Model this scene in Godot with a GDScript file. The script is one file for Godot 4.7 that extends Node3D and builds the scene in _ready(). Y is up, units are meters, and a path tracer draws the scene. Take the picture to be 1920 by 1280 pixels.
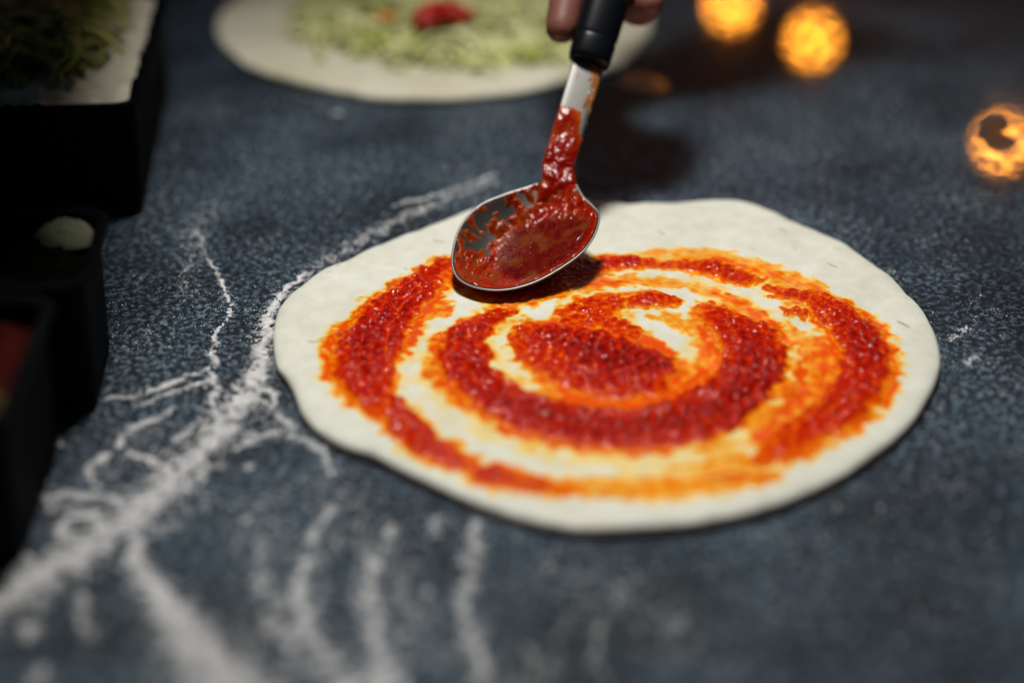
extends Node3D
# A pizza base being sauced on a floured stone worktop. Metres, y up, worktop top at y = 0.

const GRID := 560                 # cells a side of the sauce field
const CELL := 0.00048
const DENTS := [Vector3(-0.128, -0.055, 0.010), Vector3(-0.137, 0.012, 0.009), Vector3(-0.118, 0.058, 0.011), Vector3(-0.085, 0.098, 0.009), Vector3(-0.03, 0.126, 0.011), Vector3(0.02, 0.131, 0.008), Vector3(0.075, 0.108, 0.010),
	Vector3(0.118, 0.055, 0.009), Vector3(0.134, 0.005, 0.010), Vector3(0.132, -0.048, 0.008), Vector3(0.105, -0.105, 0.010), Vector3(0.06, -0.142, 0.009), Vector3(0.02, -0.139, 0.010), Vector3(-0.07, -0.125, 0.009)]   # where fingers pressed the dough out
var thick := PackedFloat32Array() # sauce depth on the dough, in metres
var film := PackedFloat32Array()  # thin stain of sauce, 0 to 1
var n_low := FastNoiseLite.new()
var n_mid := FastNoiseLite.new()
var n_fine := FastNoiseLite.new()
var n_cell := FastNoiseLite.new()
var n_warp := FastNoiseLite.new()
var rng := RandomNumberGenerator.new()
var rim_of_dough := PackedFloat32Array()

# ------------------------------------------------------------------ helpers
func noise_set(n: FastNoiseLite, s: int, f: float, octaves := 3) -> void:
	n.seed = s; n.noise_type = FastNoiseLite.TYPE_SIMPLEX_SMOOTH; n.frequency = f
	n.fractal_type = FastNoiseLite.FRACTAL_FBM; n.fractal_octaves = octaves

func tag(o: Node, label: String, category: String, group := "", kind := "") -> void:
	if label: o.set_meta("label", label)
	if category: o.set_meta("category", category)
	if group: o.set_meta("group", group)
	if kind: o.set_meta("kind", kind)

func thing(called: String, label: String, category: String, at := Vector3.ZERO) -> Node3D:
	var o := Node3D.new(); o.name = called; add_child(o, true); o.position = at
	tag(o, label, category)
	return o

func obj(called: String, mesh: Mesh, m: Material, parent: Node = self) -> MeshInstance3D:
	var o := MeshInstance3D.new(); o.name = called; o.mesh = mesh; o.material_override = m
	parent.add_child(o, true)
	return o

func lin(r: float, g: float, b: float) -> Color:
	return Color(r, g, b).linear_to_srgb()

func mat(c: Color, rough: float, metal := 0.0, spec := 0.5) -> StandardMaterial3D:
	var m := StandardMaterial3D.new()
	m.albedo_color = c; m.roughness = rough; m.metallic = metal; m.metallic_specular = spec
	return m

func ramp(stops: Array) -> Gradient:
	var g := Gradient.new()
	var o := PackedFloat32Array(); var c := PackedColorArray()
	for s in stops:
		o.append(s[0]); c.append(s[1])
	g.offsets = o; g.colors = c
	return g

func noise_tex(n: FastNoiseLite, size: int, g: Gradient = null) -> NoiseTexture2D:
	var t := NoiseTexture2D.new()
	t.width = size; t.height = size; t.seamless = true; t.seamless_blend_skirt = 0.2
	t.noise = n
	if g: t.color_ramp = g
	return t

func mesh_of(v: PackedVector3Array, idx: PackedInt32Array, uv := PackedVector2Array(), col := PackedColorArray()) -> ArrayMesh:
	# smooth normals summed from the faces (clockwise fronts)
	var nn := PackedVector3Array(); nn.resize(v.size())
	for i in range(0, idx.size(), 3):
		var a := idx[i]; var b := idx[i + 1]; var c := idx[i + 2]
		var f := (v[c] - v[a]).cross(v[b] - v[a])
		nn[a] += f; nn[b] += f; nn[c] += f
	for i in nn.size():
		nn[i] = nn[i].normalized() if nn[i].length_squared() > 1e-24 else Vector3.UP
	var ar := []; ar.resize(Mesh.ARRAY_MAX)
	ar[Mesh.ARRAY_VERTEX] = v; ar[Mesh.ARRAY_NORMAL] = nn; ar[Mesh.ARRAY_INDEX] = idx
	if uv.size(): ar[Mesh.ARRAY_TEX_UV] = uv
	if col.size(): ar[Mesh.ARRAY_COLOR] = col
	var m := ArrayMesh.new()
	m.add_surface_from_arrays(Mesh.PRIMITIVE_TRIANGLES, ar)
	return m

func strip_faces(idx: PackedInt32Array, r0: int, r1: int, n: int, closed: bool, flip := false) -> void:
	for k in (n if closed else n - 1):
		var k2 := (k + 1) % n
		if flip:
			idx.append_array([r0 + k, r1 + k, r0 + k2, r0 + k2, r1 + k, r1 + k2])
		else:
			idx.append_array([r0 + k, r0 + k2, r1 + k, r0 + k2, r1 + k2, r1 + k])

# a tube swept along points with an oval section: half width along side, half height along up
func sweep(pts: Array, widths: Array, heights: Array, ups: Array, sides := 20, power := 2.0) -> ArrayMesh:
	var v := PackedVector3Array(); var idx := PackedInt32Array()
	var n := pts.size()
	for i in n:
		var t: Vector3 = (pts[mini(i + 1, n - 1)] - pts[maxi(i - 1, 0)]).normalized()
		var u: Vector3 = ups[i]
		u = (u - t * u.dot(t)).normalized()
		var s := t.cross(u)
		for k in sides:
			var a := TAU * k / sides
			var ca := cos(a); var sa := sin(a)
			var e := 2.0 / power
			v.append(pts[i] + s * widths[i] * signf(ca) * pow(absf(ca), e) + u * heights[i] * signf(sa) * pow(absf(sa), e))
	for i in n - 1:
		strip_faces(idx, i * sides, (i + 1) * sides, sides, true, true)
	for e in 2:
		var c := v.size(); var r := 0 if e == 0 else (n - 1) * sides
		v.append(pts[0] if e == 0 else pts[n - 1])
		for k in sides:
			if e == 0: idx.append_array([c, r + k, r + (k + 1) % sides])
			else: idx.append_array([c, r + (k + 1) % sides, r + k])
	return mesh_of(v, idx)

func smooth_line(p: Array, steps: int) -> Array:
	var out := []
	for i in p.size() - 1:
		var a = p[maxi(i - 1, 0)]; var b = p[i]; var c = p[i + 1]; var d = p[mini(i + 2, p.size() - 1)]
		for k in steps:
			var t := float(k) / steps
			out.append(0.5 * ((2.0 * b) + (c - a) * t + (2.0 * a - 5.0 * b + 4.0 * c - d) * t * t + (3.0 * b - a - 3.0 * c + d) * t * t * t))
	out.append(p[p.size() - 1])
	return out

# flat list of whole tenths of millimetres -> points with `per` numbers each
func pts2(a: Array) -> Array:
	var out := []
	for i in range(0, a.size(), 2): out.append(Vector2(a[i], a[i + 1]) * 0.0001)
	return out

func pts4(a: Array) -> Array:   # x, z, half width (0.1 mm), amount
	var out := []
	for i in range(0, a.size(), 4): out.append(Vector4(a[i] * 0.0001, a[i + 1] * 0.0001, a[i + 2] * 0.0001, a[i + 3]))
	return out

# ------------------------------------------------------------------ the sauce field
func stamp(f: PackedFloat32Array, line: Array, widen: float, gain: float, erase := false) -> PackedFloat32Array:
	for s in line.size() - 1:
		var a: Vector4 = line[s]; var b: Vector4 = line[s + 1]
		var w := maxf(a.z, b.z) * widen + 0.001
		var i0 := clampi(int((minf(a.x, b.x) - w) / CELL) + GRID / 2, 0, GRID - 1)
		var i1 := clampi(int((maxf(a.x, b.x) + w) / CELL) + GRID / 2, 0, GRID - 1)
		var j0 := clampi(int((minf(a.y, b.y) - w) / CELL) + GRID / 2, 0, GRID - 1)
		var j1 := clampi(int((maxf(a.y, b.y) + w) / CELL) + GRID / 2, 0, GRID - 1)
		var p := Vector2(a.x, a.y); var d := Vector2(b.x, b.y) - p
		var l2 := maxf(d.length_squared(), 1e-12)
		for j in range(j0, j1 + 1):
			for i in range(i0, i1 + 1):
				var q := Vector2((i - GRID / 2) * CELL, (j - GRID / 2) * CELL) - p
				var t := clampf(q.dot(d) / l2, 0.0, 1.0)
				var dd := (q - d * t).length()
				var ww := lerpf(a.z, b.z, t) * widen
				if dd < ww:
					var k := 1.0 - dd * dd / (ww * ww)
					var val := sqrt(k) * minf(1.0, k * 2.2) * lerpf(a.w, b.w, t) * gain
					var at := j * GRID + i
					if erase: f[at] = f[at] * (1.0 - minf(1.0, val))
					else: f[at] = maxf(f[at], val)
	return f

func sample(f: PackedFloat32Array, x: float, z: float) -> float:
	var gx := clampf(x / CELL + GRID / 2, 0.0, GRID - 1.001)
	var gz := clampf(z / CELL + GRID / 2, 0.0, GRID - 1.001)
	var i := int(gx); var j := int(gz); var u := gx - i; var w := gz - j
	var k := j * GRID + i
	return lerpf(lerpf(f[k], f[k + 1], u), lerpf(f[k + GRID], f[k + GRID + 1], u), w)

func sauce_field() -> void:
	thick.resize(GRID * GRID); film.resize(GRID * GRID)
	var strokes := [
		[-762, -811, 70, 14, -868, -583, 110, 18, -980, -340, 130, 20, -1068, -35, 170, 22, -1084, 227, 150, 20, -1040, 444, 100, 18, -985, 590, 60, 9],
		[-940, 505, 80, 14, -863, 699, 90, 16, -759, 848, 90, 14, -671, 946, 80, 12, -585, 1000, 50, 6],
		[-518, 1045, 90, 14, -439, 1083, 80, 9, -336, 1120, 70, 8, -223, 1146, 40, 4],
		[-51, -799, 90, 14, 132, -834, 80, 16, 285, -799, 50, 8, 414, -793, 80, 12, 540, -764, 90, 15, 656, -662, 80, 13, 741, -628, 40, 6],
		[779, -528, 60, 9, 882, -463, 80, 13, 975, -420, 90, 12, 1045, -314, 110, 16, 1102, -149, 130, 20, 1116, 38, 120, 22, 1096, 227, 120, 18, 1005, 430, 130, 16, 882, 603, 120, 15, 753, 727, 120, 13, 651, 836, 100, 10, 554, 927, 60, 7],
		[530, 954, 50, 8, 705, 907, 50, 7],
		[350, 1060, 30, 5, 556, 1072, 30, 5],
		[824, -314, 40, 8, 881, -288, 50, 10, 886, -236, 30, 5],
		[587, -501, 30, 5, 623, -484, 20, 4],
		[-850, 287, 40, 6, -794, 273, 30, 5],
		[-487, -262, 100, 16, -642, -99, 110, 18, -654, 86, 130, 20, -594, 296, 140, 20, -483, 474, 150, 20, -329, 615, 170, 22, -155, 686, 180, 22, 39, 707, 180, 22, 238, 666, 200, 22, 424, 560, 220, 22, 581, 364, 200, 24, 656, 134, 170, 22, 603, -109, 160, 18, 511, -251, 110, 14, 459, -340, 60, 8],
		[-194, -288, 60, 9, -94, -345, 90, 14, 32, -409, 80, 12, 70, -420, 40, 6],
		[118, -404, 60, 12, 195, -430, 80, 16, 292, -409, 60, 12, 328, -388, 30, 5],
		[-379, -99, 110, 13, -248, -49, 160, 20, -109, 38, 200, 24, 27, 143, 210, 26, 151, 190, 150, 24, 220, 204, 90, 14],
		[-148, -210, 100, 12, -24, -262, 90, 12, 76, -109, 90, 12],
		[-240, 110, 120, 14, -141, 273, 150, 18, -6, 328, 160, 20, 119, 328, 130, 18],
		[-379, -10, 90, 12, -322, 110, 110, 14, -208, 227, 120, 16],
		[-336, 273, 20, 4, -320, 296, 20, 4],
		[-668, -667, 110, 10, -464, -484, 120, 11, -287, -572, 140, 12, -90, -782, 120, 13],
	]
	for s in strokes:
		var l := pts4(s)
		thick = stamp(thick, l, 1.0, 0.0001)
		film = stamp(film, l, 1.45, 0.085)
	# streaks of thin orange between and before the rings
	for s in [
		[-233, 1116, 80, 6, 54, 1153, 90, 6, 324, 1116, 90, 6, 558, 1060, 60, 6],
		[20, 1023, 60, 4, 274, 985, 60, 5, 531, 946, 70, 7, 717, 828, 90, 8],
		[-148, 474, 120, 8, 7, 505, 140, 8, 213, 430, 120, 8, 368, 227, 100, 7, 414, -10, 90, 7],
		[-85, -583, 80, 8, 171, -639, 70, 7, 420, -583, 70, 6, 603, -420, 80, 7, 707, -262, 80, 7, 800, -59, 90, 7, 805, 227, 120, 7, 693, 539, 120, 7, 556, 748, 100, 5],
		[244, -262, 60, 6, 381, -159, 70, 7, 410, -210, 70, 7],
		[983, -10, 120, 8, 890, 273, 140, 8, 766, 496, 120, 7],
		[-831, -314, 80, 8, -759, -366, 70, 8],
		[-439, -159, 90, 8, -392, 38, 90, 8, -300, 227, 100, 8, -212, 364, 100, 8],
		[266, -899, 100, 6, 527, -893, 90, 6, 744, -753, 90, 7, 925, -583, 100, 7, 1066, -366, 80, 7],
		[-711, -10, 160, 8, -665, 364, 180, 8, -505, 603, 200, 8, -245, 768, 200, 8, 33, 808, 200, 8, 294, 768, 200, 7],
	]:
		film = stamp(film, pts4(s), 1.15, 0.115)
	var scrapes := [
		[-659, -314, 30, 9, -730, -236, 40, 10, -822, -99, 30, 10, -840, 14, 50, 10, -899, 227, 70, 10, -831, 461, 100, 10, -690, 666, 120, 10, -492, 836, 120, 9, -280, 938, 110, 8, -82, 969, 110, 7, 130, 954, 100, 6],
		[-240, -420, 20, 8, -427, -262, 40, 10, -510, -59, 70, 10, -473, 181, 70, 10, -371, 373, 50, 10, -260, 505, 30, 7],
		[61, -262, 30, 8, 165, -185, 50, 9, 272, -69, 70, 10, 332, 62, 60, 9, 286, 237, 30, 6],
		[277, -696, 20, 8, 497, -594, 50, 9, 661, -484, 50, 9, 757, -272, 30, 8, 813, -149, 20, 7],
		[712, -594, 20, 9, 764, -420, 30, 10, 797, -210, 20, 9],
		[788, -10, 20, 8, 799, 110, 40, 9, 753, 273, 40, 9, 654, 496, 50, 9, 479, 756, 60, 9, 260, 907, 80, 8, 65, 985, 70, 6],
	]
	for s in scrapes:
		film = stamp(film, pts4(s), 1.0, 0.068, true)
		thick = stamp(thick, pts4(s), 0.9, 0.1, true)
	# drag the edges about so that no stroke keeps a drawn outline, then raise the pulp
	var t0 := thick.duplicate(); var f0 := film.duplicate()
	for j in GRID:
		for i in GRID:
			var x := (i - GRID / 2) * CELL; var z := (j - GRID / 2) * CELL
			var wx := n_warp.get_noise_2d(x, z) * 0.0032 + n_fine.get_noise_2d(x + 9.0, z) * 0.0007
			var wz := n_warp.get_noise_2d(x + 3.0, z + 5.0) * 0.0032 + n_fine.get_noise_2d(x, z + 7.0) * 0.0007
			var k := j * GRID + i
			var t := sample(t0, x + wx, z + wz)
			var fl := sample(f0, x + wx * 1.3, z + wz * 1.3)
			var polar := atan2(z, x + 0.004); var dist := Vector2(x + 0.004, z).length()
			var drag := n_warp.get_noise_3d(dist * 2.6, cos(polar) * 0.011, sin(polar) * 0.011)   # marks left by the back of the spoon
			if t > 0.00002:
				var lump := n_cell.get_noise_2d(x, z)          # -1 at pulp centres
				var m := n_mid.get_noise_2d(x * 1.7 + 2.0, z * 1.7)
				var g := n_fine.get_noise_2d(x * 1.6, z * 1.6 + 4.0)
				var rough := 0.25 + 0.9 * smoothstep(-0.25, 0.35, n_warp.get_noise_2d(x * 0.55 + 11.0, z * 0.55))
				t = t * (0.80 + 0.70 * m + 0.30 * drag) + minf(t, 0.0011) * rough * (-0.26 * (lump + 0.45) + 0.07 * g)
			thick[k] = maxf(t, 0.0)
			var fn := n_warp.get_noise_2d(x * 1.1 - 4.0, z * 1.1) * 0.36 + drag * 0.30 + n_mid.get_noise_2d(x * 1.2, z * 1.2) * 0.10
			film[k] = clampf(fl * (0.92 + fn) + fn * 0.12 * float(fl > 0.02), 0.0, 1.0) if fl > 0.005 else 0.0

# ------------------------------------------------------------------ dough
func closed_radius(outline: Array, count: int) -> PackedFloat32Array:
	var raw := []
	for p in outline: raw.append([fposmod(p.angle(), TAU), p.length()])
	raw.sort_custom(func(a, b): return a[0] < b[0])
	var n := raw.size()
	var out := PackedFloat32Array(); out.resize(count)
	for k in count:
		var a := TAU * k / count
		var j := 0
		while j < n and raw[j][0] < a: j += 1
		var i1 = raw[(j - 1 + n) % n]; var i2 = raw[j % n]; var i0 = raw[(j - 2 + n) % n]; var i3 = raw[(j + 1) % n]
		var span := fposmod(i2[0] - i1[0], TAU)
		var t := fposmod(a - i1[0], TAU) / maxf(span, 1e-4)
		out[k] = 0.5 * (2.0 * i1[1] + (i2[1] - i0[1]) * t + (2.0 * i0[1] - 5.0 * i1[1] + 4.0 * i2[1] - i3[1]) * t * t + (3.0 * i1[1] - i0[1] - 3.0 * i2[1] + i3[1]) * t * t * t)
	return out

func dough_top(x: float, z: float) -> float:
	var far := smoothstep(0.10, 0.14, sqrt(x * x + z * z))
	var press := 0.0
	for d in DENTS:
		var q: float = ((x - d.x) * (x - d.x) + (z - d.y) * (z - d.y)) / (d.z * d.z)
		if q < 4.0: press += 0.0011 * exp(-q)
	return 0.0066 - press + far * (n_warp.get_noise_2d(x * 0.35 + 5.0, z * 0.35) * 0.0011) + n_low.get_noise_2d(x, z) * 0.0011 + n_low.get_noise_2d(x * 3.1 + 1.0, z * 3.1) * 0.0006 + n_warp.get_noise_2d(x * 0.7, z * 0.7) * 0.00022

func dough_mesh(radius: PackedFloat32Array, rings: int, uvs: float, off := Vector2.ZERO) -> ArrayMesh:
	var n := radius.size()
	var v := PackedVector3Array(); var idx := PackedInt32Array(); var uv := PackedVector2Array()
	v.append(Vector3(0, dough_top(off.x, off.y), 0)); uv.append(Vector2(0.5, 0.5))
	var edge := 0.0115
	for k in range(1, rings + 1):
		for a in n:
			var th := TAU * a / n
			var R := radius[a]
			# flat part, then a rolled rim that comes round under itself
			var roll := int(rings * 0.72)
			var r := 0.0; var y := 0.0
			if k <= roll:
				r = (R - edge) * k / roll
				y = dough_top(r * cos(th) + off.x, r * sin(th) + off.y)
			else:
				var s := float(k - roll) / (rings - roll)
				var top := dough_top((R - edge) * cos(th) + off.x, (R - edge) * sin(th) + off.y)
				var bulge := 0.0004 + 0.0010 * n_low.get_noise_2d(cos(th) * 0.09 + off.x + 2.0, sin(th) * 0.09 + off.y)
				var fi := s * PI * 0.86
				r = R - edge + edge * sin(minf(fi, PI * 0.5)) if fi < PI * 0.5 else R - 0.004 * (1.0 - sin(fi))
				y = top * (0.5 + 0.5 * cos(fi)) if fi > PI * 0.5 else top * (0.5 + 0.5 * pow(cos(fi), 0.75))
				y += bulge * sin(minf(s * 1.6, 1.0) * PI)
			var p := Vector3(r * cos(th), maxf(y, 0.0002), r * sin(th))
			v.append(p); uv.append(Vector2(p.x / uvs + 0.5, p.z / uvs + 0.5))
	for a in n:
		idx.append_array([0, 1 + a, 1 + (a + 1) % n])
	for k in rings - 1:
		strip_faces(idx, 1 + k * n, 1 + (k + 1) * n, n, true, true)
	return mesh_of(v, idx, uv)

func film_colour(f: float) -> Color:
	var cream := Color(0.86, 0.852, 0.80)
	var yellow := Color(0.94, 0.81, 0.47); var orange := Color(0.96, 0.57, 0.09); var red := Color(0.93, 0.31, 0.015)
	if f < 0.28: return cream.lerp(yellow, f / 0.28)
	if f < 0.68: return yellow.lerp(orange, (f - 0.28) / 0.40)
	return orange.lerp(red, (f - 0.68) / 0.32)

func dough_material(span: float) -> StandardMaterial3D:
	var size := 900
	var im := Image.create(size, size, false, Image.FORMAT_RGB8)
	var ro := Image.create(size, size, false, Image.FORMAT_RGB8)
	var flecks := []      # old flour creases and bran flecks in the dough: place, length, turn, depth of tone
	var spots := pts2([1337, -197, 643, -1478, 930, -1193, 1166, -960, 1111, -783, 1168, -669, 960, -990, -1287, -800, -1012, -574, -1324, -726, -1331, -37, 566, -1269, 587, -1206, 1202, -37, 745, -960, -1118, -900, 1223, 338, 933, 825, -811, -1069, 1405, -448, -954, -754, 312, -1143])
	for p in spots:
		flecks.append([p, rng.randf_range(0.0015, 0.0045), rng.randf_range(0.2, 1.1), rng.randf_range(0.25, 0.8)])
	flecks[0] = [spots[0], 0.0048, 1.1, 1.0]
	flecks[8] = [spots[8], 0.0035, 0.7, 0.9]
	for y in size:
		for x in size:
			var px := (float(x) / size - 0.5) * span; var pz := (float(y) / size - 0.5) * span
			var f := sample(film, px, pz) if absf(px) < GRID * CELL * 0.5 and absf(pz) < GRID * CELL * 0.5 else 0.0
			var c := film_colour(f)
			var m := n_mid.get_noise_2d(px * 0.6 + 7.0, pz * 0.6) * 0.035 + n_low.get_noise_2d(px + 4.0, pz) * 0.03
			var tone := n_fine.get_noise_2d(px * 1.2, pz * 1.2) * 0.02
			c = Color(c.r * (1.0 + m + tone), c.g * (1.0 + m * 1.15 + tone), c.b * (1.0 + m * 1.7 + tone))
			im.set_pixel(x, y, c)
			var g := clampf(0.62 - f * 0.75 + tone * 2.0, 0.2, 0.7)
			ro.set_pixel(x, y, Color(g, g, g))
	for fl in flecks:
		var c0: Vector2 = fl[0]
		var dirv := Vector2.from_angle(fl[2])
		var r := int(fl[1] / span * size) + 3
		var cx := int((c0.x / span + 0.5) * size); var cy := int((c0.y / span + 0.5) * size)
		for y in range(maxi(cy - r, 0), mini(cy + r, size)):
			for x in range(maxi(cx - r, 0), mini(cx + r, size)):
				var q := Vector2((float(x) / size - 0.5) * span, (float(y) / size - 0.5) * span) - c0
				var along: float = q.dot(dirv) / fl[1]; var across: float = q.cross(dirv) / (fl[1] * 0.3)
				var d: float = along * along + across * across + n_fine.get_noise_2d(q.x, q.y) * 0.5
				if d < 1.0:
					im.set_pixel(x, y, im.get_pixel(x, y).lerp(Color(0.53, 0.50, 0.36), (1.0 - d) * fl[3] * 0.75))
	var m := mat(Color.WHITE, 1.0, 0.0, 0.45)
	m.albedo_texture = ImageTexture.create_from_image(im)
	m.roughness_texture = ImageTexture.create_from_image(ro)
	m.roughness_texture_channel = BaseMaterial3D.TEXTURE_CHANNEL_RED
	m.subsurf_scatter_enabled = true; m.subsurf_scatter_strength = 0.12
	return m

func sauce_colour(t: float, v: float) -> Color:   # linear values; t in mm
	var c0 := Color(0.93, 0.38, 0.012); var c1 := Color(0.82, 0.115, 0.003); var c2 := Color(0.58, 0.016, 0.002); var c3 := Color(0.20, 0.002, 0.001)
	var c: Color
	if t < 0.40: c = c0.lerp(c1, t / 0.40)
	elif t < 1.05: c = c1.lerp(c2, (t - 0.40) / 0.65)
	else: c = c2.lerp(c3, clampf((t - 1.05) / 1.5, 0.0, 1.0))
	return Color(c.r * (1.0 + 0.22 * v), c.g * (1.0 + 0.7 * v), c.b)

func sauce_mesh() -> ArrayMesh:
	var v := PackedVector3Array(); var idx := PackedInt32Array(); var uv := PackedVector2Array(); var col := PackedColorArray()
	var id := PackedInt32Array(); id.resize(GRID * GRID); id.fill(-1)
	var lim := 0.00010
	for j in GRID - 1:
		for i in GRID - 1:
			var k := j * GRID + i
			if maxf(maxf(thick[k], thick[k + 1]), maxf(thick[k + GRID], thick[k + GRID + 1])) < lim: continue
			for c in [k, k + 1, k + GRID, k + GRID + 1]:
				if id[c] < 0:
					id[c] = v.size()
					var x: float = (c % GRID - GRID / 2) * CELL; var z: float = (c / GRID - GRID / 2) * CELL
					var t := thick[c]
					v.append(Vector3(x, dough_top(x, z) + (t if t > lim else t - 0.0004), z))
					uv.append(Vector2(x, z) / 0.03)
					col.append(sauce_colour(t * 1000.0, n_mid.get_noise_2d(x * 2.0, z * 2.0 + 3.0)))
			idx.append_array([id[k], id[k + 1], id[k + GRID], id[k + 1], id[k + GRID + 1], id[k + GRID]])
	return mesh_of(v, idx, uv, col)

func sauce_material() -> StandardMaterial3D:
	var m := mat(Color.WHITE, 0.08, 0.0, 0.45)
	m.vertex_color_use_as_albedo = true
	var n := FastNoiseLite.new(); noise_set(n, 77, 0.02, 4)
	m.heightmap_enabled = true; m.heightmap_scale = 0.016; m.heightmap_texture = noise_tex(n, 512)
	return m

# ------------------------------------------------------------------ flour
func flour(line: Array, per_m2: float, heap: float, where: Array, tint: PackedColorArray, ragged := 0.35) -> void:
	for s in line.size() - 1:
		var a: Vector4 = line[s]; var b: Vector4 = line[s + 1]
		var d := Vector2(b.x - a.x, b.y - a.y)
		var nrm := Vector2(-d.y, d.x).normalized()
		var w := (a.z + b.z) * 0.5 * 0.74
		var count := int(d.length() * w * 2.0 * per_m2 * (a.w + b.w) * 0.05)
		for k in count:
			var t := rng.randf()
			var u := rng.randfn(0.0, 0.34)
			if rng.randf() < 0.22: u = rng.randfn(0.0, 1.0)      # stray dust beside the stroke
			var ww := lerpf(a.z, b.z, t) * 0.74
			var p := Vector2(a.x, a.y) + d * t + nrm * u * ww
			var nz := n_mid.get_noise_2d(p.x * 1.1, p.y * 1.1)
			p += Vector2(n_mid.get_noise_2d(p.x * 0.5 + 5.0, p.y * 0.5), n_mid.get_noise_2d(p.x * 0.5, p.y * 0.5 + 8.0)) * 0.0025
			if nz * 1.2 + n_fine.get_noise_2d(p.x * 0.8, p.y * 0.8) * 0.8 < -ragged + absf(u) * 0.35: continue
			var h := heap * exp(-u * u * 2.5) * rng.randf() * ww / 0.01
			grain(p, h, where, tint)

func grain(p: Vector2, h: float, where: Array, tint: PackedColorArray) -> void:
	var r := 0.00022 * exp(rng.randfn(0.0, 0.42))
	var bs := Basis.from_euler(Vector3(rng.randf() * 0.5, rng.randf() * TAU, rng.randf() * 0.5)).scaled_local(Vector3(r, r * 0.6, r * rng.randf_range(0.7, 1.3)))
	where.append(Transform3D(bs, Vector3(p.x, h + r * 0.3, p.y)))
	var g := rng.randf_range(0.86, 1.0)
	tint.append(Color(g, g, g))

func crumb_mesh() -> ArrayMesh:
	var v := PackedVector3Array([Vector3(1, 0, 0.1), Vector3(-1, 0.1, 0), Vector3(0.1, 1, 0), Vector3(0, -1, 0.1), Vector3(0, 0.1, 1), Vector3(0.1, 0, -1)])
	var idx := PackedInt32Array([0, 2, 4, 4, 2, 1, 1, 2, 5, 5, 2, 0, 0, 4, 3, 4, 1, 3, 1, 5, 3, 5, 0, 3])
	for i in range(0, idx.size(), 3):
		var t := idx[i + 1]; idx[i + 1] = idx[i + 2]; idx[i + 2] = t
	return mesh_of(v, idx)

func multi(called: String, mesh: Mesh, m: Material, where: Array, tint: PackedColorArray, parent: Node = self) -> MultiMeshInstance3D:
	var mm := MultiMesh.new(); mm.transform_format = MultiMesh.TRANSFORM_3D; mm.use_colors = true
	mm.mesh = mesh; mm.instance_count = where.size()
	for i in where.size():
		mm.set_instance_transform(i, where[i]); mm.set_instance_color(i, tint[i])
	var o := MultiMeshInstance3D.new(); o.name = called; o.multimesh = mm; o.material_override = m
	parent.add_child(o, true)
	return o

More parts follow.
